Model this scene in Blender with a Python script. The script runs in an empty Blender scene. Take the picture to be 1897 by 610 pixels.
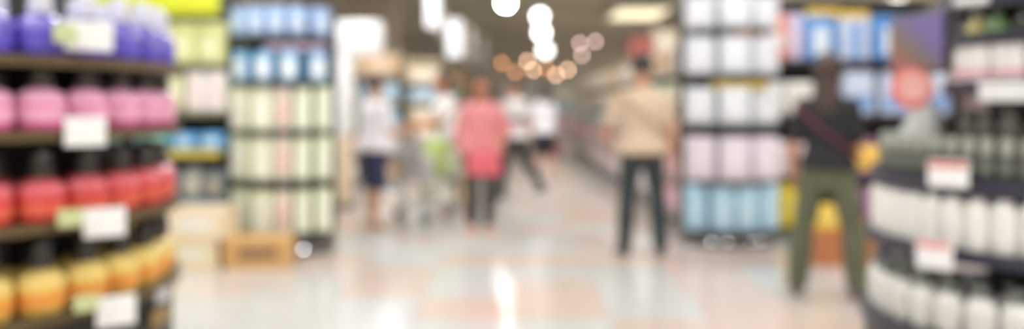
import bpy, bmesh, math, random
from mathutils import Vector, Matrix
PI = math.pi
random.seed(7)
scene = bpy.context.scene
C = scene.collection

# ---------------------------------------------------------------- camera, world, exposure
F, PX0, PY0, CAMZ = 1650.0, 948.5, 195.0, 1.30      # focal length in pixels, vanishing point, eye height
cam_d = bpy.data.cameras.new('camera')
cam = bpy.data.objects.new('camera', cam_d); C.objects.link(cam)
cam.location = (0, 0, CAMZ); cam.rotation_euler = (PI/2, 0, 0)
cam_d.sensor_fit = 'HORIZONTAL'; cam_d.sensor_width = 36
cam_d.lens = 36*F/1897
cam_d.shift_y = -(305-PY0)/1897
cam_d.clip_end = 200
cam_d.dof.use_dof = True
cam_d.dof.focus_distance = 0.50                      # focused close by: the whole shop is out of focus
cam_d.dof.aperture_fstop = (cam_d.lens/1000)/(36*0.50/F)
cam_d.dof.aperture_blades = 8
scene.camera = cam
w = bpy.data.worlds.new('world'); scene.world = w; w.use_nodes = True
w.node_tree.nodes['Background'].inputs[0].default_value = (1, .98, .95, 1)
w.node_tree.nodes['Background'].inputs[1].default_value = 0.3
vs = scene.view_settings
vs.view_transform = 'Standard'; vs.look = 'None'; vs.gamma = 1; vs.use_curve_mapping = False
vs.exposure = 0.0
LAMP_W = 90.0

# ---------------------------------------------------------------- helpers
def lin(c):
    return tuple(((v/255)/12.92 if v/255 <= .04045 else ((v/255+.055)/1.055)**2.4) for v in c)
MATS = {}
def mat(rgb, rough=.5, metal=0, emit=0, var=.06, scale=12, bump=0, coat=0, alpha=1, trans=0):
    key = (rgb, rough, metal, emit, var, scale, bump, coat, alpha, trans)
    if key in MATS: return MATS[key]
    m = bpy.data.materials.new('surface'); m.use_nodes = True
    nt = m.node_tree; b = nt.nodes['Principled BSDF']
    c = lin(rgb)
    b.inputs['Roughness'].default_value = rough; b.inputs['Metallic'].default_value = metal
    b.inputs['Coat Weight'].default_value = coat; b.inputs['Transmission Weight'].default_value = trans
    if var > 0:
        tc = nt.nodes.new('ShaderNodeTexCoord'); n = nt.nodes.new('ShaderNodeTexNoise'); n.inputs['Scale'].default_value = scale
        r = nt.nodes.new('ShaderNodeValToRGB')
        r.color_ramp.elements[0].position = .3; r.color_ramp.elements[1].position = .7
        r.color_ramp.elements[0].color = (*[max(0, v*(1-var)) for v in c], 1)
        r.color_ramp.elements[1].color = (*[min(1, v*(1+var)) for v in c], 1)
        nt.links.new(tc.outputs['Object'], n.inputs['Vector'])
        nt.links.new(n.outputs['Fac'], r.inputs['Fac']); nt.links.new(r.outputs['Color'], b.inputs['Base Color'])
        if bump:
            bp = nt.nodes.new('ShaderNodeBump'); bp.inputs['Strength'].default_value = bump; bp.inputs['Distance'].default_value = .02
            nt.links.new(n.outputs['Fac'], bp.inputs['Height']); nt.links.new(bp.outputs['Normal'], b.inputs['Normal'])
    else:
        b.inputs['Base Color'].default_value = (*c, 1)
    if emit:
        b.inputs['Emission Color'].default_value = (*c, 1); b.inputs['Emission Strength'].default_value = emit
    MATS[key] = m
    return m
def mesh_of(bm, m, smooth=True, name='mesh'):
    bmesh.ops.recalc_face_normals(bm, faces=bm.faces)
    me = bpy.data.meshes.new(name); bm.to_mesh(me); bm.free()
    for mm in (m if isinstance(m, (list, tuple)) else [m]): me.materials.append(mm)
    if smooth:
        for p in me.polygons: p.use_smooth = True
        try: me.set_sharp_from_angle(angle=math.radians(38))
        except Exception: pass
    return me
def link(name, me, parent=None, loc=(0, 0, 0), rz=0):
    o = bpy.data.objects.new(name, me); C.objects.link(o)
    o.location = loc; o.rotation_euler = (0, 0, rz)
    if parent: o.parent = parent
    return o
def obj(name, bm, m, parent=None, loc=(0, 0, 0), rz=0, smooth=True):
    return link(name, mesh_of(bm, m, smooth, name), parent, loc, rz)
def tag(o, label, cat, group=None, kind=None):
    if label: o['label'] = label
    if cat: o['category'] = cat
    if group: o['group'] = group
    if kind: o['kind'] = kind
    return o
def thing(name, label, cat, loc=(0, 0, 0), rz=0, group=None):
    return tag(link(name, None, None, loc, rz), label, cat, group)
NB = bmesh.new
def box(bm, x0, x1, y0, y1, z0, z1, bev=0, seg=2):
    r = bmesh.ops.create_cube(bm, size=1)
    vv = r['verts']
    for v in vv:
        v.co = Vector((x0+(v.co.x+.5)*(x1-x0), y0+(v.co.y+.5)*(y1-y0), z0+(v.co.z+.5)*(z1-z0)))
    if bev:
        ee = list({e for v in vv for e in v.link_edges})
        bmesh.ops.bevel(bm, geom=ee, offset=bev, segments=seg, profile=.5, affect='EDGES')
    return bm
def B(*a, **k): return box(NB(), *a, **k)
def lathe(bm, prof, n=20, sx=1, sy=1, cx=0, cy=0):
    rings = []
    for r, z in prof:
        rings.append([bm.verts.new((cx+sx*r*math.cos(2*PI*i/n), cy+sy*r*math.sin(2*PI*i/n), z)) for i in range(n)])
    for a, b in zip(rings, rings[1:]):
        for i in range(n): bm.faces.new((a[i], a[(i+1) % n], b[(i+1) % n], b[i]))
    bm.faces.new(rings[0][::-1]); bm.faces.new(rings[-1])
    return bm
def L(prof, n=20, sx=1, sy=1): return lathe(NB(), prof, n, sx, sy)
def loft(bm, rings, n=12):
    rr = []
    for c, ax, ay in rings:
        c, ax, ay = Vector(c), Vector(ax), Vector(ay)
        rr.append([bm.verts.new(c+ax*math.cos(2*PI*i/n)+ay*math.sin(2*PI*i/n)) for i in range(n)])
    for a, b in zip(rr, rr[1:]):
        for i in range(n): bm.faces.new((a[i], a[(i+1) % n], b[(i+1) % n], b[i]))
    bm.faces.new(rr[0][::-1]); bm.faces.new(rr[-1])
    return bm
def limb(bm, pts, rads, n=10, cap=True):
    pts = [Vector(p) for p in pts]; rings = []
    k = len(pts)
    if cap:
        d0 = (pts[1]-pts[0]).normalized(); d1 = (pts[-1]-pts[-2]).normalized()
        pts = [pts[0]-d0*rads[0]*.75]+pts+[pts[-1]+d1*rads[-1]*.75]; rads = [rads[0]*.55]+list(rads)+[rads[-1]*.55]
    ref = Vector((0, 0, 1))
    if abs((pts[-1]-pts[0]).normalized().z) > .9: ref = Vector((0, 1, 0))
    for i, p in enumerate(pts):
        a = pts[max(0, i-1)]; b = pts[min(len(pts)-1, i+1)]
        t = (b-a).normalized(); u = t.cross(ref).normalized(); v = t.cross(u)
        rings.append((p, u*rads[i], v*rads[i]))
    return loft(bm, rings, n)
def T(pts, r, n=6, bm=None): return limb(bm or NB(), pts, [r]*len(pts), n, cap=False)
def ellipsoid(bm, c, rx, ry, rz, u=16, v=10):
    r = bmesh.ops.create_uvsphere(bm, u_segments=u, v_segments=v, radius=1)
    for q in r['verts']: q.co = Vector((c[0]+q.co.x*rx, c[1]+q.co.y*ry, c[2]+q.co.z*rz))
    return bm
def X(px, d): return (px-PX0)/F*d
def Z(py, d): return CAMZ+(PY0-py)/F*d
def hit(cx, cy, R, px):                              # nearest point of a round display under an image column
    t = (px-PX0)/F; a = t*t+1; b = -2*(t*cx+cy); c = cx*cx+cy*cy-R*R
    y = (-b-math.sqrt(max(0, b*b-4*a*c)))/(2*a)
    return t*y, y

# a product kind: list of (part name, mesh); one part alone is the thing itself
def proto(*parts): return parts
def spawn(pr, name, label, cat, loc, rz=0, group=None, parts=True):
    if len(pr) == 1:
        return tag(link(name, pr[0][1], None, loc, rz), label, cat, group)
    r = thing(name, label, cat, loc, rz, group)
    for pn, me in pr: link(pn, me, r)
    return r

# ---------------------------------------------------------------- room
M_floor_a = mat((199, 180, 167), .2, var=.03, scale=3); M_floor_b = mat((192, 192, 188), .2, var=.02, scale=3)
M_floor_c = mat((201, 190, 183), .2, var=.03, scale=3); M_grout = mat((180, 170, 160), .7)
TM = [M_floor_a, M_floor_b, M_floor_c]
floor = obj('floor', B(-16, 16, -6, 46, -.2, -.006), M_grout); floor['kind'] = 'structure'
TS = .6
def tile_bm(bm, x, y): return box(bm, x+.002, x+TS-.002, y+.002, y+TS-.002, -.012, 0, bev=.0015, seg=1)
tile_me = [mesh_of(tile_bm(NB(), 0, 0), m, False, 'tile') for m in TM]
def tile_kind(i, j):
    random.seed(i*131+j*977); return random.choice((0, 0, 1, 1, 1, 2))
field = [NB() for _ in TM]
for j in range(-10, 77):
    for i in range(-27, 27):
        k = tile_kind(i//1, j)
        x, y = i*TS, j*TS
        if x < -16 or x+TS > 16 or y+TS > 46: continue
        if -7 <= i < 7 and 8 <= j < 28: link('tile', tile_me[k], floor, (x, y, 0))
        else:
            bm = field[k]; z = 0
            f = bm.faces.new([bm.verts.new(p) for p in ((x+.002, y+.002, 0), (x+TS-.002, y+.002, 0), (x+TS-.002, y+TS-.002, 0), (x+.002, y+TS-.002, 0))])
for k, bm in enumerate(field):
    o = obj('tile_field', bm, TM[k], floor, smooth=False); o['kind'] = 'stuff'
random.seed(11)
M_ceil = mat((172, 164, 146), .9, var=.15, scale=.6); M_wall = mat((205, 195, 178), .8, var=.05, scale=.4); M_beam = mat((190, 182, 164), .8)
ceil = obj('ceiling', B(-16, 16, -6, 46, 4.8, 5.0), M_ceil); ceil['kind'] = 'structure'
beam_me = mesh_of(B(-16, 16, -.15, .15, 4.45, 4.8), M_beam, False)
for k in range(24): link('beam', beam_me, ceil, (0, -5+k*2.1, 0))
for s in (-1, 1): obj('duct', L([(.28, -6), (.28, 46)], 16), M_beam, ceil).matrix_local = Matrix.Translation((s*6.5, 0, 4.2)) @ Matrix.Rotation(-PI/2, 4, 'X')
for nm, a in (('wall_left', (-16.2, -16, -6, 46, 0, 4.8)), ('wall_right', (16, 16.2, -6, 46, 0, 4.8)),
              ('wall_back', (-16, 16, 46, 46.2, 0, 4.8)), ('wall_front', (-16, 16, -6.2, -6, 0, 4.8))):
    obj(nm, B(*a), M_wall, smooth=False)['kind'] = 'structure'
for nm, a in (('baseboard_back', (-16, 16, 45.98, 46, 0, .12)),):
    obj(nm, B(*a), mat((120, 112, 104)), smooth=False)['kind'] = 'structure'

# ceiling lights: housing, diffuser, real lamp behind the diffuser
M_white = mat((235, 235, 232), .5, var=0); M_glow = mat((255, 250, 240), .4, emit=6.0, var=0)
M_warmglow = mat((255, 244, 205), .4, emit=1.2, var=0)
hous_me = mesh_of(B(-.2, .2, -.85, .85, .03, .14, bev=.02), M_white); diff_me = mesh_of(B(-.17, .17, -.82, .82, .0, .03, bev=.01), M_glow)
rod_me = mesh_of(T([(0, -.6, .13), (0, -.6, .62)], .008), M_white)
def ceiling_light(x, y, pw=LAMP_W):
    t = thing('ceiling_light', 'unseen long white batten light hung high above the shop floor', 'light', (x, y, 4.19), 0, 'batten lights under the ceiling')
    link('housing', hous_me, t); link('diffuser', diff_me, t); link('rod', rod_me, t); link('rod', rod_me, t, (0, 1.2, 0))
    ld = bpy.data.lights.new('lamp', 'AREA'); ld.shape = 'RECTANGLE'; ld.size = .34; ld.size_y = 1.64; ld.energy = pw; ld.color = (.955, .98, 1.0)
    lo = bpy.data.objects.new('lamp', ld); C.objects.link(lo); lo.parent = t; lo.location = (0, 0, -.012)
for y in (-3.8, -.4, 3.0, 6.4, 9.8, 13.2, 16.6):
    for x in (-11, -6.8, -2.3, 2.3, 6.8, 11): ceiling_light(x, y)
for y in (21, 25, 31, 38):
    for x in (-12, 10.5, 14): ceiling_light(x, y, LAMP_W*3.2)  # unseen far battens, added at raised power to brighten the far hall
t = thing('panel_light', 'wide pale yellow ceiling panel light far over the right of the aisle', 'light', (X(1178, 30), 29.65, 4.30))
obj('housing', B(-.85, .85, -1.5, 1.5, .03, .12, bev=.02), M_white, t); obj('diffuser', B(-.8, .8, -1.45, 1.45, 0, .03), M_warmglow, t)
obj('rod', T([(0, 0, .1), (0, 0, .5)], .02), M_white, t)
for px, py, d, lab in ((937, 5, 22, 'glowing round white lamp nearest of the hanging row over the aisle'), (1000, 30, 25.3, 'glowing round white lamp, second of the hanging row over the aisle'),
                  (1003, 60, 31, 'glowing round white lamp, third of the hanging row over the aisle'), (1010, 93, 41, 'glowing round white lamp, farthest and lowest of the hanging row')):
    t = thing('pendant_lamp', lab, 'lamp', (X(px, d), d, Z(py, d)), 0, 'white round lamps over the aisle')
    s = d/25
    obj('globe', ellipsoid(NB(), (0, 0, 0), .17*s, .17*s, .17*s), mat((255, 252, 248), .3, emit=75 if d < 24 else (10 if d < 40 else 6), var=0), t)
    obj('cap', L([(.09*s, .13*s), (.07*s, .2*s), (.02*s, .24*s)], 14), M_white, t)
    obj('cord', T([(0, 0, .2*s), (0, 0, 4.8-Z(py, d))], .012), mat((60, 58, 55)), t)
M_bulb = mat((255, 205, 165), .3, emit=13, var=0); M_bulb2 = mat((255, 214, 205), .3, emit=8, var=0); M_bulb3 = mat((235, 160, 95), .3, emit=9, var=0)
for px, py, d, m, lab in ((930, 117, 33, M_bulb3, 'small amber bulb leftmost of the far warm cluster'), (977, 113, 34, M_bulb, 'small warm bulb just below the white round lamps'),
        (988, 130, 35, M_bulb, 'small warm bulb low in the middle of the far cluster'), (1012, 127, 36, M_bulb3, 'small amber bulb in the middle of the far cluster'),
        (1030, 139, 35, M_bulb, 'small warm bulb lowest of the far cluster'), (1052, 129, 34, M_bulb, 'small warm bulb right of the lowest bulb'),
        (1078, 102, 33, M_bulb2, 'small pinkish bulb at the right of the far cluster'), (1074, 80, 32, M_bulb2, 'small pinkish bulb hung above its pinkish twin'), (1103, 77, 32, M_bulb2, 'small pinkish bulb rightmost of the far cluster'),
        (955, 134, 35, M_bulb3, 'small dim amber bulb low at the left of the cluster')):
    z = Z(py, d); t = thing('pendant_bulb', lab, 'lamp', (X(px, d), d, z), 0, 'warm bulbs at the far end')
    obj('bulb', ellipsoid(NB(), (0, 0, 0), .06, .06, .075, 12, 8), m, t); obj('socket', L([(.03, .06), (.03, .13)], 10), mat((60, 50, 45)), t)
    obj('cord', T([(0, 0, .12), (0, 0, 4.8-z)], .006), mat((60, 58, 55)), t)

# ---------------------------------------------------------------- product kinds
def bottle_jar(col, cap, lab, w=.108, h=.118, total=.175, label_lo=.015, label_hi=.05, shoulder=None):
    r = w/2
    body = L([(r*.86, 0), (r*.98, .008), (r, h*.3), (r, h*.7), (r*.9, h*.88), (r*.55, h), (r*.3, h+.006), (r*.3, h+.012)], 20, 1, .8)
    c = L([(r*.5, h+.004), (r*.5, h+.03), (r*.44, h+.034), (r*.44, total-.012), (r*.34, total)], 16)
    lb = L([(r*1.012, label_lo), (r*1.02, label_lo+.004), (r*1.02, label_hi-.004), (r*1.012, label_hi)], 20, 1, .8)
    ps = [('body', mesh_of(body, mat(col, .18, coat=.6))), ('cap', mesh_of(c, mat(cap, .15, coat=.5))), ('label', mesh_of(lb, mat(lab, .35)))]
    if shoulder: ps.append(('shoulder_highlight', mesh_of(L([(r*1.004, h*.62), (r*1.014, h*.63), (r*1.014, h*.7), (r*.915, h*.88), (r*.57, h*1.0), (r*.5, h*1.0)], 20, 1, .8), mat(shoulder, .2, coat=.6))))  # paler band round the upper body: overhead highlight put into the colour
    return proto(*ps)
def slim_bottle(col, cap, w=.068, h=.13, total=.172, capr=.62, lab=None):
    r = w/2
    body = L([(r*.9, 0), (r, .008), (r, h*.85), (r*.85, h*.95), (r*.5, h)], 18, 1, .85)
    c = L([(r*capr, h-.004), (r*capr, total-.008), (r*capr*.85, total)], 14)
    ps = [('body', mesh_of(body, mat(col, .3, coat=.3))), ('cap', mesh_of(c, mat(cap, .3)))]
    if lab: ps.append(('label', mesh_of(L([(r*1.012, h*.25), (r*1.02, h*.28), (r*1.02, h*.62), (r*1.012, h*.65)], 18, 1, .85), mat(lab, .4))))
    return proto(*ps)
def pack(w, d, h, col, lab=None, top=None, bev=.03, lw=.62, lh=.5, lz=.45, rough=.4):
    body = B(-w/2, w/2, -d/2, d/2, 0, h, bev=min(bev, w*.2, h*.2), seg=3)
    ps = [('body', mesh_of(body, mat(col, rough)))]
    if lab: ps.append(('label', mesh_of(B(-w*lw/2, w*lw/2, -d/2-.003, -d/2+.006, h*(lz-lh/2), h*(lz+lh/2), bev=.002, seg=1), mat(lab, rough))))
    if top: ps.append(('top_seal', mesh_of(B(-w*.4, w*.4, -d*.3, d*.3, h-.006, h+.012, bev=.006), mat(top, rough))))
    return proto(*ps)
def carton(w, d, h, col, tape=(196, 168, 120), lab=None):
    body = B(-w/2, w/2, -d/2, d/2, 0, h, bev=.004, seg=1)
    tp = NB(); box(tp, -w/2-.002, w/2+.002, -.025, .025, h-.004, h+.0015); box(tp, -w/2-.002, -w/2+.002, -.025, .025, h-.08, h); box(tp, w/2-.002, w/2+.002, -.025, .025, h-.08, h)
    fl = B(-w/2, w/2, -.0015, .0015, h-.003, h+.001)
    ps = [('body', mesh_of(body, mat(col, .75, var=.08, scale=4), False)), ('tape', mesh_of(tp, mat(tape, .4), False)), ('flap_seam', mesh_of(fl, mat((120, 92, 60), .8), False))]
    if lab: ps.append(('label', mesh_of(B(-w*.3, w*.3, -d/2-.002, -d/2+.004, h*.3, h*.72), mat(lab, .5), False)))
    return proto(*ps)

# ---------------------------------------------------------------- round display towers
DARK = mat((44, 44, 40), .45, var=.1); GOLD = mat((98, 80, 48), .45); NAVY = mat((52, 52, 66), .4)
def round_tower(label, cx, cy, tiers, core, base_r, base_top, top_z, rim_m):
    t = thing('round_display_stand', label, 'display stand', (cx, cy, 0))
    obj('base_drum', L([(base_r-.03, 0), (base_r-.03, .06), (base_r, .07), (base_r, base_top)], 64), DARK, t)
    obj('core', L([(core, base_top), (core, top_z)], 40), mat((58, 56, 50), .6), t)
    for z, R, th in tiers:
        s = obj('shelf', L([(R-.02, z-th), (R, z-th+.004), (R, z)], 64), DARK, t)
        n = 64; bm = NB()
        a = [[bm.verts.new((rr*math.cos(2*PI*i/n), rr*math.sin(2*PI*i/n), zz)) for i in range(n)] for rr, zz in ((R+.001, z-th), (R+.008, z-th), (R+.008, z+.006), (R+.001, z+.006))]
        for q in range(4):
            for i in range(n): bm.faces.new((a[q][i], a[q][(i+1) % n], a[(q+1) % 4][(i+1) % n], a[(q+1) % 4][i]))
        obj('rim', bm, rim_m, s)
    return t
ORD = ['first', 'second', 'third', 'fourth', 'fifth', 'sixth', 'seventh', 'eighth', 'ninth', 'tenth', 'eleventh', 'twelfth', 'thirteenth', 'fourteenth', 'fifteenth', 'sixteenth', 'seventeenth', 'eighteenth', 'nineteenth', 'twentieth', 'last but one', 'last']
def ring(pr_list, name, labels, cat, group, cx, cy, R, z, a0, a1, pitch, edge=None, side=''):
    """edge: angle of the outline seen by the camera; things are counted inwards from there"""
    n = max(1, int(round(math.radians(a1-a0)*R/pitch))); st = (a1-a0)/n
    angs = [a0+st*(i+.5) for i in range(n)]
    seen = [a for a in angs if (a <= edge if side == 'right' else a >= edge)] if edge is not None else []
    if side == 'right': seen.reverse()
    for i, a in enumerate(angs):
        k = i % len(pr_list); lb = labels[k]
        if edge is not None: lb += ', %s from %s' % (ORD[min(21, seen.index(a))], side) if a in seen else ', far side'
        ar = math.radians(a)
        spawn(pr_list[k], name, lb, cat, (cx+R*math.cos(ar), cy+R*math.sin(ar), z), ar+PI/2, group)
def card(px, py, wpx, hpx, cx, cy, R, label, col=(250, 250, 248), head=None, name='price_card'):
    x, y = hit(cx, cy, R, px); z = Z(py, y); a = math.atan2(y-cy, x-cx)
    w, h = wpx/F*y, hpx/F*y
    t = thing(name, label, 'price card', (cx+R*math.cos(a), cy+R*math.sin(a), z-h/2), a*.35+.65*math.atan2(-y, -x)+PI/2)
    obj('card', B(-w/2, w/2, -.004, .0, 0, h, bev=.0015, seg=1), mat(col, .35), t)
    obj('clip', B(-.012, .012, 0, .02, h*.55, h*.8, bev=.002, seg=1), mat((200, 200, 200), .3), t)
    if head: obj('printed_band', B(-w/2+.004, w/2-.004, -.0052, -.003, h*.72, h*.95), mat(head, .4), t)
    return t

LX, LY, LR = -1.755, 2.545, .75
LZ = (.79, 1.012, 1.235, 1.415)
round_tower('dark round display stand with gold rimmed shelves of coloured bottles at the left', LX, LY, [(z, LR, .022) for z in LZ]+[(1.70, .5, .03)], .48, .735, .768, 1.68, GOLD)
BLK = (52, 50, 46)
BK = dict(w=.118, h=.106, total=.176)
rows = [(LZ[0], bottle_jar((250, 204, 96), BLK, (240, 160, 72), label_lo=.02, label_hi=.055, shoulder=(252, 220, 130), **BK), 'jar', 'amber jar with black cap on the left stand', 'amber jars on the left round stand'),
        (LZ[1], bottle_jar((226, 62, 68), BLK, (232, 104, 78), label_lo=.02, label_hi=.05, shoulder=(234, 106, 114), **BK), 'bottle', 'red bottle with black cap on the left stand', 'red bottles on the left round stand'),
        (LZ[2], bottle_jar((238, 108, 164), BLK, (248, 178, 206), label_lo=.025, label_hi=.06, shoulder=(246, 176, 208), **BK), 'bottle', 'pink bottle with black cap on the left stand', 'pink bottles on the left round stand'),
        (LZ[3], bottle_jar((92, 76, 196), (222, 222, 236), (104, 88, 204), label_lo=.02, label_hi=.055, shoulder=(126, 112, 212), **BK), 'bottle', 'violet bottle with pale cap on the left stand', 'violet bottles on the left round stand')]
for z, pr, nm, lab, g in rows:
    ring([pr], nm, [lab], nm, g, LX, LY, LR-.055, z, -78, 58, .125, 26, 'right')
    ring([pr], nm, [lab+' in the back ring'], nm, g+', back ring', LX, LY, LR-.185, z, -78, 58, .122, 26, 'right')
for px, py, a, b, lab in ((165, 66, 84, 56, 'white price card on the rim below the violet bottles'), (158, 244, 72, 54, 'white price card on the rim below the pink bottles'),
                     (194, 412, 74, 54, 'white price card on the rim below the red bottles'), (215, 576, 70, 56, 'white price card on the rim below the amber jars')):
    card(px, py, a, b, LX, LY, LR+.034, lab)
for px, py, a, b, lab in ((120, 62, 40, 34, 'pale green tag left of the card below the violet bottles'), (130, 404, 44, 32, 'pale green tag left of the card below the red bottles'), (160, 562, 44, 30, 'pale green tag left of the card below the amber jars')):
    card(px, py, a, b, LX, LY, LR+.034, lab, (206, 216, 160), name='shelf_tag')
for px, py, wp, hp, m, lab in ((296, 586, 46, 30, mat((160, 128, 72), .4, metal=.3), 'blurred gold lettering plate on the dark base of the left stand'), (300, 546, 36, 26, mat((190, 192, 192), .35), 'silver grey plate on the dark base of the left stand')):
    x, y = hit(LX, LY, LR+.004, px); a = math.atan2(y-LY, x-LX); z = Z(py, y); hh = hp/F*y; ww = .12 if wp > 40 else .09
    t = tag(obj('base_plate', B(-ww/2, ww/2, -.006, .004, -hh/2, hh/2, bev=.002, seg=1), m, None, (x, y, z), a+PI/2), lab, 'plate')

RX, RY = 1.89, 2.907
RT = [(.62, .70, .04), (.877, .68, .035), (1.085, .66, .05), (1.372, .43, .04), (1.525, .43, .03), (1.665, .44, .06)]
round_tower('dark stepped round display stand with rows of white bottles at the right', RX, RY, RT, .3, .69, .58, 1.70, NAVY)
jar_w = bottle_jar((236, 235, 228), (104, 112, 104), (222, 222, 214), w=.092, h=.125, total=.165, label_lo=.03, label_hi=.085)
E = (154, 'left')
ring([jar_w], 'jar', ['white jar with grey cap on the right stand'], 'jar', 'white jars on the right round stand', RX, RY, .64, .62, 128, 262, .098, *E)
ring([jar_w], 'jar', ['white jar in the back ring of the lowest row at right'], 'jar', 'white jars in the back ring', RX, RY, .53, .62, 128, 262, .098, *E)
sb = slim_bottle((244, 243, 237), (236, 235, 228), w=.072, h=.15, total=.182, lab=(238, 238, 232))
ring([sb], 'bottle', ['white slim bottle above the white jars at right'], 'bottle', 'white slim bottles on the right round stand', RX, RY, .635, .877, 128, 262, .0735, *E)
ring([sb], 'bottle', ['white slim bottle in the back ring above the white jars'], 'bottle', 'white slim bottles in the back ring', RX, RY, .555, .877, 128, 262, .0735, *E)
gb = slim_bottle((72, 74, 70), (164, 167, 154), w=.05, h=.075, total=.12, capr=.72, lab=(118, 122, 112))
ring([gb], 'bottle', ['small grey bottle on the middle shelf at right'], 'bottle', 'small grey bottles on the right round stand', RX, RY, .62, 1.085, 128, 262, .056, *E)
db = slim_bottle((78, 72, 66), (92, 86, 78), w=.075, h=.17, total=.2, lab=(108, 92, 82))
ring([db], 'bottle', ['tall dark brown bottle behind the small grey bottles'], 'bottle', 'dark bottles on the right round stand', RX, RY, .40, 1.085, 175, 262, .085, 175, 'left')
pb = proto(('body', mesh_of(B(-.05, .05, -.03, .03, 0, .122, bev=.008), mat((244, 238, 236), .35))), ('pink_band', mesh_of(B(-.0505, .0505, -.0305, .0305, .012, .046, bev=.008), mat((234, 172, 184), .35))))
ring([pb], 'box', ['white box with pink band on the right stand'], 'box', 'pink banded boxes on the right stand', RX, RY, .39, 1.372, 150, 262, .105, 165, 'left')
tins = [bottle_jar(c, k, l, w=.08, h=.05, total=.075, label_lo=.012, label_hi=.03) for c, k, l in (((70, 66, 60), (60, 60, 56), (84, 80, 72)), ((214, 206, 110), (226, 224, 200), (232, 222, 150)), ((104, 150, 90), (96, 120, 84), (140, 176, 120)), ((60, 62, 52), (56, 56, 52), (72, 72, 64)))]
ring(tins, 'tin', ['low brown tin on the topmost right shelf', 'low yellow tin on the topmost right shelf', 'low green tin on the topmost right shelf', 'low black tin on the topmost right shelf'], 'tin', 'low tins on the right stand', RX, RY, .375, 1.525, 160, 262, .095, 160, 'left')
card(1757, 322, 70, 50, RX, RY, .70, 'white price card with red band on the rim below the small grey bottles', (246, 246, 246), (214, 120, 118))
card(1731, 472, 64, 54, RX, RY, .72, 'white price card with red band on the rim below the white slim bottles', (244, 244, 246), (226, 150, 146))
card(1862, 170, 88, 36, RX, RY, .47, 'long white price strip below the pink banded boxes', (244, 244, 244))
card(1800, 0, 60, 16, RX, RY, .48, 'thin white strip at the very top of the right stand', (244, 244, 244))
# poster board and small round sign standing on the middle tier
p0, p1 = Vector((X(1648, 3.42), 3.42, 0)), Vector((X(1752, 2.98), 2.98, 0))
dv = p1-p0; ang = math.atan2(dv.y, dv.x); wd = dv.length
t = thing('poster_board', 'dark advertising board with purple and reddish brown picture above the grey bottles', 'poster', ((p0.x+p1.x)/2, (p0.y+p1.y)/2, 1.085), ang)
obj('frame', B(-wd/2, wd/2, 0, .025, .325, .545, bev=.004), mat((66, 60, 58), .4), t)
def poster_mat():
    m = bpy.data.materials.new('poster'); m.use_nodes = True; nt = m.node_tree; b = nt.nodes['Principled BSDF']; b.inputs['Roughness'].default_value = .35
    tc = nt.nodes.new('ShaderNodeTexCoord'); mp = nt.nodes.new('ShaderNodeVectorMath'); mp.operation = 'DOT_PRODUCT'; mp.inputs[1].default_value = (.75, 0, .75)
    r = nt.nodes.new('ShaderNodeValToRGB'); cr = r.color_ramp
    cr.elements[0].position = .35; cr.elements[0].color = (*lin((150, 92, 82)), 1); cr.elements[1].position = .98; cr.elements[1].color = (*lin((112, 94, 160)), 1)
    e = cr.elements.new(.66); e.color = (*lin((116, 102, 96)), 1)
    nt.links.new(tc.outputs['Generated'], mp.inputs[0]); nt.links.new(mp.outputs['Value'], r.inputs['Fac']); nt.links.new(r.outputs['Color'], b.inputs['Base Color'])
    return m
obj('picture', B(-wd/2+.012, wd/2-.012, -.004, .001, .337, .533), poster_mat(), t)
obj('post', B(-.02, .02, .004, .024, 0, .33), mat((60, 58, 56), .4), t); obj('foot', B(-.08, .08, -.04, .07, 0, .012, bev=.003), mat((60, 58, 56), .4), t)
t = thing('counter_sign', 'round red and pink sign on a sloping pale grey stand among the grey bottles', 'sign', (X(1702, 3.03), 3.03, 1.085), math.radians(-20))
bm = NB(); loft(bm, [((0, 0, 0), (.095, 0, 0), (0, .05, 0)), ((0, .005, .09), (.085, 0, 0), (0, .04, 0)), ((.02, .01, .17), (.055, 0, 0), (0, .025, 0)), ((.02, .012, .22), (.04, 0, 0), (0, .018, 0))], 20)
obj('stand', bm, mat((196, 198, 196), .45), t)
bm = L([(.066, -.008), (.068, -.004), (.068, .004), (.066, .008)], 28); bmesh.ops.rotate(bm, cent=(0, 0, 0), matrix=Matrix.Rotation(PI/2, 3, 'X'), verts=bm.verts)
d_ = obj('disc', bm, mat((240, 124, 116), .4), t, (-.02, -.004, .272))
bm = L([(.05, .0075), (.05, .0105)], 24); bmesh.ops.rotate(bm, cent=(0, 0, 0), matrix=Matrix.Rotation(PI/2, 3, 'X'), verts=bm.verts)
obj('disc_print', bm, mat((248, 186, 178), .4), d_, (.004, 0, .004))

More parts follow.
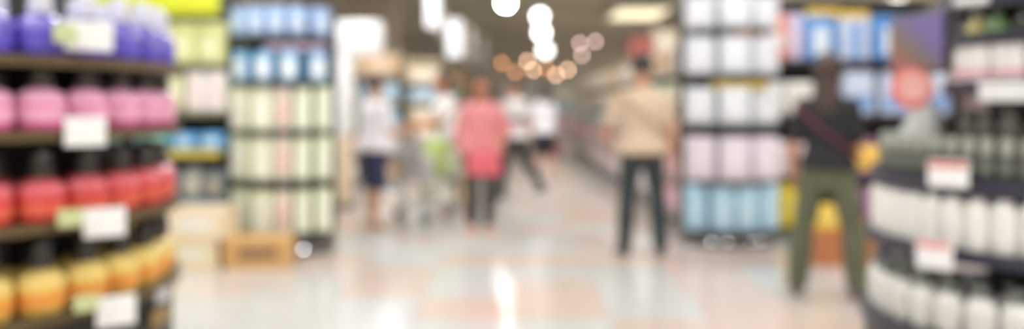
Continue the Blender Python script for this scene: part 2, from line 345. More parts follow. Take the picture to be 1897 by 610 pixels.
# ---------------------------------------------------------------- straight shelf units
CHROME = mat((200, 202, 204), .12, metal=1, var=0)
class Unit:
    def __init__(s, name, label, x, y, wd, dp, zs, top, rz=0, bulge=.12, rail=(70, 68, 64), board=(62, 62, 56), cat='shelf unit', group=None, back=True, sides=True):
        s.x, s.y, s.w, s.d, s.b, s.rz = x, y, wd, dp, bulge, rz
        s.root = thing(name, label, cat, (x, y, 0), rz, group)
        bm = s.outline(0, zs[0]-.035, .03); obj('base', bm, mat((72, 72, 70), .5), s.root)
        n = 17; obj('bumper', T([(s.fx(u), s.fy(u)-.005, .055) for u in [-1+2*i/(n-1) for i in range(n)]], .022, 8), CHROME, s.root)
        obj('back_panel', B(-wd/2, wd/2, dp/2-.03, dp/2, zs[0]-.035, top, bev=.003, seg=1), mat(board, .6), s.root)
        for q in (-1, 1): obj('upright', B(q*(wd/2-.02)-.02, q*(wd/2-.02)+.02, dp/2-.07, dp/2-.03, zs[0]-.035, top, bev=.004, seg=1), mat((84, 84, 80), .4, metal=.4), s.root)
        for z in zs:
            sh = obj('shelf', s.outline(z-.03, z, 0), mat((86, 86, 80), .5), s.root)
            bm = NB(); vs_ = []
            for i in range(n):
                u = -1+2*i/(n-1); vs_.append([bm.verts.new((s.fx(u), s.fy(u)+o, zz)) for o, zz in ((-.001, z-.038), (-.012, z-.038), (-.012, z+.006), (-.001, z+.006))])
            for a, b in zip(vs_, vs_[1:]):
                for q in range(4): bm.faces.new((a[q], a[(q+1) % 4], b[(q+1) % 4], b[q]))
            bm.faces.new(vs_[0]); bm.faces.new(vs_[-1][::-1])
            obj('price_rail', bm, mat(rail, .4), sh)
    def fx(s, u): return u*s.w/2
    def fy(s, u): return -s.d/2+s.b*abs(u)**2.6
    def outline(s, z0, z1, inset):
        bm = NB(); n = 16; pts = [(s.fx(-1+2*i/n)*(1-inset*.5), s.fy(-1+2*i/n)+inset) for i in range(n+1)]+[(s.w/2*(1-inset*.5), s.d/2-.03), (-s.w/2*(1-inset*.5), s.d/2-.03)]
        a = [bm.verts.new((p[0], p[1], z0)) for p in pts]; b = [bm.verts.new((p[0], p[1], z1)) for p in pts]; k = len(pts)
        bm.faces.new(a[::-1]); bm.faces.new(b)
        for i in range(k): bm.faces.new((a[i], a[(i+1) % k], b[(i+1) % k], b[i]))
        return bm
    def put(s, pr, name, label, cat, lx, z, depth, group=None, back=0, jz=0):
        u = max(-1, min(1, lx/(s.w/2))); sl = s.b*2.6*abs(u)**1.6*(1 if u > 0 else -1)/(s.w/2); a = math.atan(sl)*.6
        ly = s.fy(u)+depth/2+.02+back
        p = Matrix.Rotation(s.rz, 3, 'Z') @ Vector((lx, ly, z))
        return spawn(pr, name, label, cat, (s.x+p.x, s.y+p.y, z), s.rz+a+jz, group)
    def row(s, prs, name, labels, cat, z, pitch, depth, x0=None, x1=None, group=None, jit=.02):
        x0 = -s.w/2 if x0 is None else x0; x1 = s.w/2 if x1 is None else x1
        n = max(1, int((x1-x0+.001)/pitch)); st = (x1-x0)/n; cnt = {}
        for i in range(n):
            k = i % len(prs); cnt[k] = cnt.get(k, 0)+1
            lb = labels[k]+(', %s from left' % ORD[cnt[k]-1] if n > len(prs) else '')
            s.put(prs[k], name, lb, cat, x0+st*(i+.5), z, depth, group, 0, random.uniform(-jit, jit))

# left pair of units
UA = Unit('shelf_unit', 'tall shelf unit of pale yellow packs behind the left round stand', -3.14, 7.78, 1.38, .55, [.50, .92, 1.245, 1.645], 2.36, 0, .02, rail=(120, 118, 96), board=(74, 76, 66))
tag(obj('header_sign', B(-.69, .69, -.03, 0, 0, .24, bev=.006), mat((206, 214, 40), .4), None, (-3.14, 7.46, 2.055)), 'bright yellow green header sign above the pale yellow packs', 'sign')
yp = pack(.222, .2, .36, (226, 228, 158), (236, 236, 190)); yw = pack(.21, .2, .33, (222, 222, 176), (232, 230, 206)); yw2 = pack(.15, .2, .35, (240, 234, 226), (236, 214, 214), bev=.012)
UA.row([yp], 'pack', ['pale yellow pack under the yellow green header sign'], 'pack', 1.645, .225, .2, group='pale yellow packs')
UA.row([yw], 'pack', ['pale straw pack on the shelf below the yellow packs'], 'pack', 1.245, .22, .2, -.69, .38, group='pale straw packs')
UA.row([yw2], 'pack', ['off-white pack at the right end below the yellow packs'], 'pack', 1.245, .155, .2, .38, .69, group='off-white packs')
aq = pack(.22, .2, .17, (88, 190, 186), (150, 214, 206)); bl = pack(.2, .2, .15, (86, 158, 214), (186, 218, 240))
UA.row([aq], 'pack', ['flat aqua pack on the middle shelf behind the left stand'], 'pack', .92, .235, .2, -.69, .25, group='aqua packs')
UA.row([bl], 'pack', ['flat blue pack at the right end of the aqua row'], 'pack', .92, .215, .2, .25, .69, group='blue packs by the aqua row')
tag(obj('shelf_strip', B(-.66, .69, -.012, 0, 0, .06, bev=.003), mat((214, 196, 92), .4), None, (-3.14, 7.485, .862)), 'yellow strip along the edge of the aqua shelf', 'shelf strip')
gy = pack(.16, .2, .27, (150, 154, 148), (196, 194, 176)); gy2 = pack(.16, .2, .25, (112, 124, 130), (176, 160, 146))
UA.row([gy, gy2], 'pack', ['light grey pack on the shelf above the beige cartons', 'slate grey pack on the shelf above the beige cartons'], 'pack', .50, .17, .2, group='grey packs')
tag(obj('shelf_strip', B(-.66, .69, -.012, 0, 0, .08, bev=.003), mat((66, 120, 166), .4), None, (-3.14, 7.485, .415)), 'blue strip along the lowest shelf edge above the beige cartons', 'shelf strip')
spawn(carton(.40, .36, .235, (228, 206, 166), lab=(226, 226, 204)), 'carton', 'beige carton standing on the floor under another carton at left', 'carton', (X(374, 7.2)-.03, 7.21, 0), .04)
spawn(carton(.46, .36, .245, (232, 214, 182), lab=(236, 232, 220)), 'carton', 'larger beige carton stacked on top of the floor carton at left', 'carton', (X(374, 7.2)+.01, 7.21, .238), -.02)

UB = Unit('shelf_unit', 'bow-fronted end shelf unit of blue and pale green packs left of the aisle', -2.03, 7.93, .82, .62, [.195, .655, 1.085, 1.50, 1.90], 2.2, 0, .2, rail=(78, 78, 72), board=(60, 62, 58))
b1 = pack(.16, .2, .25, (150, 180, 222), (206, 218, 238), bev=.025); b2 = pack(.162, .2, .27, (120, 180, 222), (238, 244, 250), lw=.7, lh=.6)
UB.row([b1], 'pack', ['light blue pack on the top shelf of the bow-fronted unit'], 'pack', 1.90, .16, .2, group='light blue packs')
UB.row([b2], 'pack', ['blue pack with white front on the second shelf of the bow-fronted unit'], 'pack', 1.50, .165, .2, group='blue white packs')
lil = pack(.18, .14, .05, (206, 180, 206), bev=.015)
for i in range(3): UB.put(lil, 'packet', 'flat lilac packet on the blue white packs, %s from left' % ORD[i], 'packet', .0+.15*i, 1.776, .14, 'lilac packets')
g1 = pack(.194, .22, .37, (226, 230, 190), (240, 238, 220), bev=.012, lw=.8, lh=.8); g1p = pack(.122, .22, .37, (238, 222, 208), (240, 200, 192), bev=.012); g1g = pack(.136, .22, .37, (222, 230, 192), (238, 240, 222), bev=.012, lw=.8, lh=.8)
for z, w_ in ((1.085, 'third'), (.655, 'fourth'), (.195, 'lowest')):
    lb = 'cream box on the %s shelf of the left bow-fronted unit' % w_
    UB.row([g1], 'box', [lb], 'box', z, .2, .22, -.41, -.01, 'cream boxes, %s shelf' % w_)
    UB.row([g1p], 'box', ['pinkish box in the middle of the %s shelf of the bow-fronted unit' % w_], 'box', z, .13, .22, -.005, .125)
    UB.row([g1g], 'box', ['pale green box on the %s shelf of the left bow-fronted unit' % w_], 'box', z, .14, .22, .13, .41, 'pale green boxes, %s shelf' % w_)
spawn(carton(.52, .36, .235, (206, 164, 104), lab=(150, 112, 84)), 'carton', 'brown cardboard carton on the floor before the bow-fronted unit', 'carton', (X(483, 7.25), 7.25, 0), .12)

# white promotional pillar with side sign
d = 11.3
t = thing('promotion_pillar', 'slim white free-standing pillar with projecting white sign and beige lower panel', 'pillar', (X(628, d), d, 0))
obj('plinth', B(-.2, .2, -.2, .2, 0, .06, bev=.006), mat((120, 116, 108)), t)
obj('lower_panel', B(-.155, .155, -.15, .15, .06, .92, bev=.01), mat((226, 206, 176), .5), t); obj('upper_panel', B(-.165, .165, -.16, .16, .92, 2.28, bev=.01), mat((246, 246, 246), .4), t)
obj('sign_box', B(-.17, .56, -.175, .1, 1.92, 2.36, bev=.03), mat((248, 248, 248), .35), t)

# right units
UC = Unit('shelf_unit', 'bow-fronted end shelf unit full of white packs right of the aisle', 2.03, 8.38, .82, .64, [.15, .61, 1.13, 1.59, 2.01], 2.36, 0, .22, rail=(92, 92, 90), board=(64, 66, 62))
w1 = pack(.266, .22, .29, (216, 218, 224), (224, 226, 232), bev=.012, lw=.7); w2 = pack(.266, .22, .34, (216, 218, 226), (224, 226, 234), bev=.012, lw=.7)
w3 = pack(.266, .22, .33, (218, 222, 226), (228, 230, 234), bev=.012); w4 = pack(.266, .22, .40, (230, 218, 228), (236, 228, 236), bev=.012); w5 = pack(.203, .22, .42, (176, 214, 234), (194, 224, 240), lw=.75, bev=.02)
for z, p, nm, g in ((2.01, w1, 'white pack on the top shelf of the right bow-fronted unit', 'white packs, top'), (1.59, w2, 'white pack on the second shelf of the right bow-fronted unit', 'white packs, second'),
                    (1.13, w3, 'white pack on the third shelf of the right bow-fronted unit', 'white packs, third'), (.61, w4, 'pinkish white pack above the light blue packs', 'pinkish white packs')):
    UC.row([p], 'pack', [nm], 'pack', z, .273, .22, group=g, jit=.006)
UC.row([w5], 'pack', ['light blue pack on the lowest shelf of the right bow-fronted unit'], 'pack', .15, .2, .22, group='light blue packs, lowest shelf')
o = UC.put(pack(.5, .12, .045, (214, 184, 74), bev=.012), 'packet', 'long yellow packet lying on the white packs of the third shelf', 'packet', .05, 1.465, .12)
UC.put(pack(.2, .12, .05, (206, 150, 120), bev=.012), 'packet', 'brownish packet lying on the white packs of the second shelf', 'packet', .1, 1.935, .12)

UD = Unit('shelf_unit', 'wide dark shelf unit of coloured packs behind the woman in black', 3.35, 8.95, 1.95, .6, [.10, .60, 1.20, 1.73], 2.4, 0, .03, rail=(56, 56, 56), board=(52, 52, 50))
op = pack(.3, .22, .46, (232, 138, 106), (240, 216, 210), lw=.8, lh=.4, lz=.45); bp = pack(.3, .22, .44, (84, 150, 220), (222, 232, 244), lw=.55, lh=.6); vp = pack(.14, .22, .46, (206, 196, 226), (226, 214, 232)); bw = pack(.3, .22, .42, (200, 214, 238), (120, 160, 220), lw=.3, lh=.9)
for lx, p, lb in ((-.80, op, 'orange red pack with white band at the left end of the top shelf'), (-.58, vp, 'narrow pale lilac pack beside the orange pack'), (-.34, bp, 'bright blue pack with white front on the top shelf'), (.0, bw, 'pale pack with a blue stripe on the top shelf'), (.34, bp, 'bright blue pack farther right on the top shelf'), (.68, bw, 'pale pack with a blue stripe at the right of the top shelf')):
    UD.put(p, 'pack', lb, 'pack', lx, 1.73, .22)
for lx, lb in ((-.3, 'yellow packet lying on the bright blue pack'), (.0, 'yellow packet lying on the pale striped pack')): UD.put(pack(.28, .16, .07, (244, 204, 84), bev=.02), 'packet', lb, 'packet', lx, 1.73+(.44 if lx < -.1 else .42), .2)
wc = pack(.27, .22, .33, (240, 238, 232), (232, 226, 214)); bd = pack(.3, .22, .43, (206, 216, 238), (132, 168, 220), lw=.8, lh=.35, lz=.3)
UD.row([wc], 'pack', ['cream white pack at the left end of the coloured unit'], 'pack', 1.20, .28, .22, -.97, -.40)
UD.row([bd], 'pack', ['pale blue white pack with blue band behind the woman in black'], 'pack', 1.20, .31, .22, -.15, .97, 'pale blue packs')
UD.row([pack(.28, .22, .34, (242, 226, 226), (246, 236, 236))], 'pack', ['pinkish white pack above the yellow packs'], 'pack', .60, .28, .22, -.97, -.40)
UD.row([pack(.26, .22, .38, (120, 84, 150), (200, 150, 200))], 'pack', ['purple pack with lilac front right of the woman in black'], 'pack', .60, .28, .22, -.1, .97, 'purple packs')
UD.row([pack(.13, .22, .46, (238, 212, 56), (240, 222, 104), lw=.6)], 'pack', ['tall yellow pack on the lowest shelf beside the light blue packs'], 'pack', .10, .14, .22, -.97, -.55, 'tall yellow packs')
UD.row([pack(.24, .22, .40, (206, 160, 190), (226, 200, 214))], 'pack', ['mauve pack on the lowest shelf right of the woman in black'], 'pack', .10, .26, .22, -.2, .97, 'mauve packs')
UE = Unit('shelf_unit', 'dark shelf unit continuing to the right behind the right round stand', 5.35, 8.95, 1.95, .6, [.10, .60, 1.20, 1.73], 2.4, 0, .03, rail=(56, 56, 56), board=(52, 52, 50))
UE.row([pack(.3, .22, .4, (104, 92, 92), (140, 120, 116))], 'pack', ['dark brown pack behind the right round stand'], 'pack', 1.20, .32, .22, -.97, .97, 'dark brown packs')
UE.row([pack(.3, .22, .4, (110, 104, 120), (140, 132, 150))], 'pack', ['dusky violet pack behind the right round stand'], 'pack', 1.73, .32, .22, -.97, .97, 'dusky violet packs')
spawn(carton(.28, .3, .27, (196, 128, 84)), 'carton', 'small reddish brown carton on the floor behind the woman in black', 'carton', (X(1524, 7.35), 7.35, 0), .1)
spawn(pack(.2, .2, .2, (236, 202, 74), (240, 214, 120), bev=.02), 'pack', 'yellow pack on the small reddish carton behind the woman in black', 'pack', (X(1526, 7.35), 7.35, .274), .05)
spawn(carton(.42, .36, .36, (176, 116, 66), tape=(150, 100, 60)), 'carton', 'brown carton on the floor right of the woman in black', 'carton', (X(1628, 7.2), 7.2, 0), -.08)

# long shelf run along the right of the aisle
pal = {'pink': (232, 176, 190), 'white': (236, 232, 228), 'pale green': (170, 200, 160), 'red': (200, 84, 80), 'grey': (170, 172, 168), 'cream': (232, 216, 184), 'yellow': (232, 200, 90), 'tan': (206, 164, 120), 'light blue': (166, 200, 222), 'orange': (226, 150, 96)}
ppal = {k: pack(.56, .22, .27, v, tuple(min(255, int(c*.5+125)) for c in v), bev=.02) for k, v in pal.items()}
def mixed_row(U, z, cols, where, grp, pitch=.6, x0=None, x1=None, near=False):
    x0 = -U.w/2 if x0 is None else x0; x1 = U.w/2 if x1 is None else x1
    n = int((x1-x0)/pitch); st = (x1-x0)/n; cnt = {}
    for i in range(n-1, -1, -1):
        k = random.choice(cols); cnt[k] = cnt.get(k, 0)+1
        U.put(ppal[k], 'pack', '%s pack %s, %s from %s' % (k, where, ORD[cnt[k]-1], 'near end' if near else 'right'), 'pack', x0+st*(i+.5), z, .22, grp)
nth = ['nearest', 'second', 'third', 'fourth', 'farthest']
for k in range(5):
    yc = 10.85+k*3.2
    U = Unit('shelf_unit', '%s section of the long shelf run along the right of the aisle' % nth[k], 2.02, yc, 3.16, .55, [.14, .52, .9, 1.28, 1.66], 2.0, -PI/2, .01, rail=(206, 202, 192), board=(200, 196, 184), group='long shelf run right of the aisle')
    for z, cols, s in ((.14, ['pink', 'white', 'white', 'grey'], 'lowest'), (.52, ['pink', 'white', 'red' if k == 2 else 'pink', 'cream'], 'second lowest'), (.9, ['grey', 'white', 'pale green', 'orange' if k == 0 else 'grey'], 'middle'), (1.28, ['grey', 'pale green', 'cream', 'tan'], 'second highest'), (1.66, ['cream', 'grey', 'white', 'tan'], 'top')):
        mixed_row(U, z, cols, 'on the %s shelf, %s long section' % (s, nth[k]), 'packs on the long run', near=True)
U2 = Unit('shelf_unit', 'tall cross shelf unit behind the long run at the right', 2.95, 13.6, 1.3, .5, [.14, .6, 1.05, 1.5], 2.0, 0, .01, rail=(150, 146, 136), board=(140, 136, 120))
for i, (px, c, lb) in enumerate(((1184, (178, 98, 90), 'red carton high on the shelf run behind the man in beige'), (1229, (222, 208, 186), 'cream carton high on the shelf run between the red and yellow ones'), (1274, (232, 208, 90), 'yellow carton high on the shelf run left of the white packs'))):
    dd = 13.45; pr = carton(.335, .36, .42 if i else .30, c, tape=c, lab=(236, 226, 206) if i else None)
    spawn(pr, 'carton', lb, 'carton', (X(px, dd)+(.02 if i == 0 else 0), dd+(0 if i < 2 else 0), 2.0), .03*i)
# a flat top board carrying those cartons
tag(obj('shelf_board', B(1.72, 3.6, 13.2, 13.85, 1.985, 2.0), mat((150, 146, 132), .6)), 'grey top board under the red, cream and yellow cartons', 'board')

# cross shelf units left of the aisle, receding
for k, (yc, x0, x1, lab) in enumerate(((14.2, -5.6, -1.75, 'nearest cross shelf unit left of the aisle behind the shoppers'), (18.5, -5.6, -1.45, 'second cross shelf unit left of the aisle'), (23.5, -6.0, -1.3, 'third cross shelf unit left of the aisle'), (29, -6, -1.2, 'farthest cross shelf unit left of the aisle'))):
    U = Unit('shelf_unit', lab, (x0+x1)/2, yc, x1-x0, .6, [.14, .55, .96, 1.37, 1.78], 2.15+.12*k, 0, .02, rail=(190, 180, 160), board=(186, 170, 140), group='cross shelf units at left')
    for z, cols, s in ((.14, ['cream', 'tan', 'white', 'grey'], 'lowest'), (.55, ['cream', 'tan', 'white'], 'second lowest'), (.96, ['white', 'pale green', 'cream', 'light blue'], 'middle'), (1.37, ['tan', 'white', 'yellow', 'light blue', 'pale green'], 'second highest'), (1.78, ['tan', 'cream', 'tan', 'white'], 'top')):
        mixed_row(U, z, cols, 'on the %s shelf, %s cross unit' % (s, lab.split()[0]), 'packs on the cross units', x0=[.0, -.1, .3, .5][k])
# far end units across the aisle end
for k, (xc, yc, wd) in enumerate(((-2.6, 36, 3.4), (1.0, 37, 3.2))):
    lab = ['pale far end unit left of the aisle end', 'pale far end unit closing the aisle'][k]
    U = Unit('shelf_unit', lab, xc, yc, wd, .7, [.14, .6, 1.06, 1.52], 2.1, 0, .02, rail=(220, 220, 216), board=(210, 214, 212), group='far end units')
    for z, s in ((.14, 'lowest'), (.6, 'second'), (1.06, 'third'), (1.52, 'top')): mixed_row(U, z, ['white', 'light blue', 'grey', 'pink', 'cream'], 'on the %s shelf of the %s' % (s, 'far left end unit' if k == 0 else 'unit closing the aisle'), 'packs on the far end units', .7)

# far column and hanging signs
t = thing('building_column', 'wide square brown column rising behind the far left shelves', 'column', (X(688, 21), 21, 0))
obj('shaft', B(-.6, .6, -.6, .6, .1, 4.8, bev=.02), mat((150, 136, 122), .8, var=.08, scale=1), t); obj('plinth', B(-.66, .66, -.66, .66, 0, .1, bev=.01), mat((110, 100, 90)), t)
M_sign = mat((250, 250, 255), .4, emit=.55, var=0); M_sign2 = mat((225, 220, 212), .5)
for px, wpx, y0, y1, d, m, lab in ((802, 26, -30, 52, 17, M_sign, 'tall glowing white hanging sign left of the aisle, nearest of its row'), (842, 30, 36, 106, 19, M_sign, 'glowing white hanging sign second in its row left of the aisle'),
                           (818, 12, 10, 70, 20, M_sign2, 'narrow pale hanging sign between the two glowing ones'), (872, 12, 50, 118, 23, M_sign2, 'narrow pale hanging sign right of the glowing ones'), (896, 10, 66, 120, 26, M_sign2, 'narrow pale hanging sign nearest the amber bulb')):
    z0, z1 = Z(y1, d), Z(y0, d); wd = wpx/F*d
    t = thing('hanging_sign', lab, 'sign', (X(px, d), d, z0), 0, 'hanging signs left of the aisle')
    obj('panel', B(-wd/2, wd/2, -.05, .05, 0, min(z1, 4.6)-z0, bev=.03), m, t)
    for s in (-1, 1): obj('wire', T([(s*wd*.3, 0, min(z1, 4.6)-z0-.02), (s*wd*.3, 0, 4.8-z0)], .006), mat((120, 120, 120)), t)

# ---------------------------------------------------------------- people
def remeshed(bm, m, voxel=.006, smooth=4, name='body'):
    bmesh.ops.recalc_face_normals(bm, faces=bm.faces)
    me = bpy.data.meshes.new('raw'); bm.to_mesh(me); bm.free()
    o = bpy.data.objects.new('raw', me); C.objects.link(o)
    r = o.modifiers.new('r', 'REMESH'); r.mode = 'VOXEL'; r.voxel_size = voxel
    s = o.modifiers.new('s', 'SMOOTH'); s.iterations = smooth; s.factor = .5
    dg = bpy.context.evaluated_depsgraph_get()
    out = bpy.data.meshes.new_from_object(o.evaluated_get(dg)); out.name = name
    bpy.data.objects.remove(o); bpy.data.meshes.remove(me)
    out.materials.clear(); out.materials.append(m)
    for p in out.polygons: p.use_smooth = True
    return out
V = Vector
def N(*a): return V(a).normalized()
DOWN = (N(.12, 0, -1), N(.05, -.12, -1))
STAND = (N(.05, 0, -1), N(.03, .03, -1))
def person(label, loc, rz, H, arms, legs, skin, hair, top, bottom, shoe, lean=0, female=False, curl=.5, head_turn=0):
    """arms / legs: {+1 or -1: (upper direction, lower direction)}, x signed outwards. Faces local -Y."""
    k = H/1.7
    root = thing('person', label, 'person', loc, rz)
    th, sh = .235*H, .24*H
    hipx = .088*k
    drop = max(-(legs[s][0].z*th+legs[s][1].z*sh) for s in (-1, 1))
    pz = drop+.045*H                                                   # hip joint height
    P0 = V((0, 0, pz))
    up = N(0, -math.sin(lean), math.cos(lean)); fw = up.cross(V((1, 0, 0))) * -1   # forward-backward axis of the trunk
    fw = V((0, math.cos(lean), math.sin(lean)))
    def sp(f): return P0+up*((f-.51)*H)                                # spine point at a fraction of the height
    def tr(f, rx, ry, off=0, dy=0): return (sp(f)+fw*dy, V((1, 0, 0))*(rx*k+off), fw*(ry*k+off))
    bw = .9 if female else 1.0
    def trunk(bm, off, f0, f1, flare=0):
        prof = [(.455, .12, .095, 0), (.50, .165, .115, 0), (.53, .17 if not female else .175, .122, .005), (.61, .142*bw, .102, 0), (.68, .152*bw, .112, -.004), (.745, .172*bw, .12, -.006), (.79, .175*bw, .098, 0), (.815, .135*bw, .075, .005), (.835, .075, .062, .006)]
        rings = [tr(f, rx, ry, off+(flare*(max(0, .72-f)/.25) if flare else 0), dy*k) for f, rx, ry, dy in prof if f0 <= f <= f1]
        return loft(bm, rings, 20)
    shj = {s: sp(.795)+V((s*.172*bw*k, 0, 0)) for s in (-1, 1)}
    ua, fa = .172*H, .152*H
    A = {}
    for s in (-1, 1):
        u, f = arms[s]; u = V((u.x*s, u.y, u.z)); f = V((f.x*s, f.y, f.z))
        e = shj[s]+u*ua; wr = e+f*fa; A[s] = (shj[s], e, wr, f)
    G = {}
    for s in (-1, 1):
        t_, q_ = legs[s]; t_ = V((t_.x*s, t_.y, t_.z)); q_ = V((q_.x*s, q_.y, q_.z))
        h = P0+V((s*hipx, 0, 0)); kn = h+t_*th; an = kn+q_*sh; G[s] = (h, kn, an)
    def arm(bm, s, off, to):                                            # to: 1 = elbow, 2 = wrist
        a, e, wr, f = A[s]; r = [.052*k+off, .047*k+off, .040*k+off, .041*k+off, .028*k+off]
        pts = [a, a.lerp(e, .5), e, e.lerp(wr, .3), wr]
        if to < 1: pts = [a, a.lerp(e, to*.6), a.lerp(e, to)]; r = r[:2]+[.046*k+off*1.35]
        elif to < 2: pts = [a, a.lerp(e, .5), e, e.lerp(wr, to-1)]; r = r[:3]+[.038*k+off*1.3]
        return limb(bm, pts, r, 12)
    def leg(bm, s, off, to, flare=0):
        h, kn, an = G[s]; back = V((0, .012*k, 0))
        pts = [h, h.lerp(kn, .45), kn, kn.lerp(an, .3)+back, an.lerp(kn, .25), an]
        r = [.086*k+off, .075*k+off, .056*k+off, .056*k+off+flare*.6, .041*k+off+flare, .036*k+off+flare]
        if to < 1: pts = [h, h.lerp(kn, to*.6), h.lerp(kn, to)]; r = [r[0], .078*k+off, .074*k+off*1.5]
        elif to < 2: pts = pts[:3]+[kn.lerp(an, to-1)]; r = r[:3]+[.054*k+off*1.2]
        return limb(bm, pts, r, 14)
    def foot(bm, s, off):
        an = G[s][2]; z0 = an.z-.045*H; c = V((an.x, an.y, z0))
        yaw = Matrix.Rotation(s*.16, 3, 'Z')
        def rg(y, hx, hz, zc): return (c+yaw @ V((0, y*k, zc*k)), yaw @ V((hx*k+off, 0, 0)), V((0, 0, hz*k+off)))
        zz = .0
        return loft(bm, [rg(.075, .018, .02, .03), rg(.06, .03, .03, .036+zz), rg(.0, .034, .042, .046), rg(-.06, .04, .03, .034), rg(-.115, .043, .02, .024), rg(-.165, .034, .014, .018), rg(-.185, .018, .009, .014)], 14)
    def hand(bm, s):
        a, e, wr, f = A[s]
        side = f.cross(V((0, 0, 1)));
        if side.length < .3: side = V((0, 1, 0))
        side.normalize(); nrm = f.cross(side).normalized()               # palm faces nrm
        if abs(f.z) > .7: side = V((0, -1, 0)) - f*f.dot(V((0, -1, 0))); side.normalize(); nrm = V((-s, 0, 0))
        elif nrm.z > 0: nrm = -nrm
        def rr(t, hw, ht): return (wr+f*(t*k), side*(hw*k), nrm*(ht*k))
        loft(bm, [rr(-.01, .024, .02), rr(.03, .036, .016), (wr+f*(.085*k), side*(.041*k), nrm*(.0135*k)), rr(.094, .034, .010)], 12)
        for i, (o, ln) in enumerate(((.032, .068), (.011, .078), (-.011, .073), (-.032, .056))):
            b = wr+f*(.085*k)+side*(o*k); d1 = (f+side*o*3.2+nrm*curl*.45).normalized(); d2 = (f+side*o*2+nrm*curl*1.3).normalized(); d3 = (f*.7+nrm*curl*2.2).normalized()
            p1 = b+d1*(ln*.45*k); p2 = p1+d2*(ln*.32*k); p3 = p2+d3*(ln*.26*k)
            limb(bm, [b-d1*.012*k, p1, p2, p3], [.0092*k, .0088*k, .008*k, .0068*k], 8)
        b = wr+f*(.025*k)+side*(.026*k); d1 = (f*.7+side*.8+nrm*.35).normalized(); d2 = (f+side*.25+nrm*.45).normalized()
        limb(bm, [b, b+d1*(.038*k), b+d1*(.038*k)+d2*(.034*k)], [.0125*k, .0108*k, .0085*k], 8)
    # head
    hc = sp(.933)+fw*(-.012*k); hr = Matrix.Rotation(head_turn, 3, 'Z')
    def hp(x, y, z): return hc+hr @ V((x*k, y*k, z*k))
    bm = NB()
    trunk(bm, 0, 0, 1)
    limb(bm, [sp(.81)+fw*.008*k, sp(.85)+fw*.004*k, sp(.895)], [.06*k, .053*k, .053*k], 14)
    ellipsoid(bm, (0, 0, 0), 1, 1, 1)
    hv = [v for v in bm.verts][-(16*9+2):]
    for v in hv:
        x, y, z = v.co; jaw = 1-.28*max(0, -z)**1.4
        v.co = hp(x*.076*jaw, y*.096*(1-.1*max(0, -z))-.012*max(0, -z), z*.118)
    def nub(c, rx, ry, rz):
        q = bmesh.ops.create_uvsphere(bm, u_segments=10, v_segments=8, radius=1)
        for v in q['verts']: v.co = hp(c[0]+v.co.x*rx, c[1]+v.co.y*ry, c[2]+v.co.z*rz)
    nub((0, -.1, -.018), .013, .018, .026); nub((0, -.088, -.088), .024, .018, .018)
    for s in (-1, 1): nub((s*.077, .006, -.008), .010, .018, .031); nub((s*.034, -.082, .018), .022, .012, .010)
    for s in (-1, 1): arm(bm, s, 0, 2); leg(bm, s, 0, 2); foot(bm, s, 0); hand(bm, s)
    link('body', remeshed(bm, mat(skin, .5, var=.05), .0062, 3, 'body'), root)
    for s in (-1, 1):
        ey = obj('eye', ellipsoid(NB(), hp(s*.032, -.084, .0), .0125*k, .0105*k, .009*k, 10, 8), mat((240, 238, 232), .25, var=0), root)
        obj('iris', ellipsoid(NB(), hp(s*.032, -.0925, .0), .0056*k, .004*k, .0056*k, 8, 6), mat((46, 32, 24), .2, var=0), ey)
    obj('mouth', ellipsoid(NB(), hp(0, -.0925, -.058), .024*k, .007*k, .007*k, 12, 6), mat((176, 96, 88), .45, var=0), root)
    # hair
    hm = mat(hair[0], .55, var=.2, scale=30, bump=.3); bm = NB(); q = bmesh.ops.create_uvsphere(bm, u_segments=28, v_segments=20, radius=1)
    dele = []
    for v in q['verts']:
        x, y, z = v.co
        if (y < -.30 and z < .42) or z < -.55 and y < .1 or (hair[1] == 'short' and z < -.35): dele.append(v)
        v.co = hp(x*.088, .012+y*.104, .014+z*.124)
    bmesh.ops.delete(bm, geom=dele, context='VERTS')
    bmesh.ops.solidify(bm, geom=bm.faces, thickness=-.010*k)
    if hair[1] != 'short':
        ln = hair[2]
        def hg(t, rx, ry, y0): return (hp(0, y0, 0)-V((0, 0, t*k))+ (V((0, 0, 0))), hr @ V((rx*k, 0, 0)), hr @ V((0, ry*k, 0)))
        loft(bm, [hg(-.07, .06, .04, .04), hg(-.02, .084, .056, .045), hg(.06, .086, .05, .058), hg(.16, .09, .045, .085), hg(.16+ln*.5, .085, .04, .10), hg(.16+ln, .055, .025, .10)], 20)
    if hair[1] == 'bun': ellipsoid(bm, hp(0, .115, .05), .045*k, .045*k, .045*k)
    obj('hair', bm, hm, root)
    # top
    tm = mat(top[0], .85, var=.07, scale=9, bump=.25); bm = NB()
    trunk(bm, .014+top[3]*.3, top[2], .84, top[3])
    for s in (-1, 1): arm(bm, s, .013+top[3]*.15, top[1])
    link(top[4] if len(top) > 4 else 'shirt', remeshed(bm, tm, .009, 4, 'shirt'), root)
    # bottom
    bm = NB(); off = .011+bottom[2]*.4
    loft(bm, [tr(.425, .075, .07, off), tr(.45, .13, .10, off), tr(.47, .15, .108, off), tr(.51, .166, .118, off), tr(.54, .166, .118, .009), tr(.575, .150, .108, .008)], 20)
    for s in (-1, 1): leg(bm, s, off, bottom[1], bottom[2] if bottom[1] >= 2 else 0)
    link('shorts' if bottom[1] < 1.6 else 'trousers', remeshed(bm, mat(bottom[0], .85, var=.08, scale=9, bump=.25), .009, 4, 'trousers'), root)
    for s in (-1, 1):
        bm = NB(); foot(bm, s, .007)
        link('shoe', remeshed(bm, mat(shoe, .6), .008, 2, 'shoe'), root)
    root['_'] = 0; del root['_']
    return root, A, sp
SKIN = (206, 150, 116)
def at(px, d): return (X(px, d), d, 0)
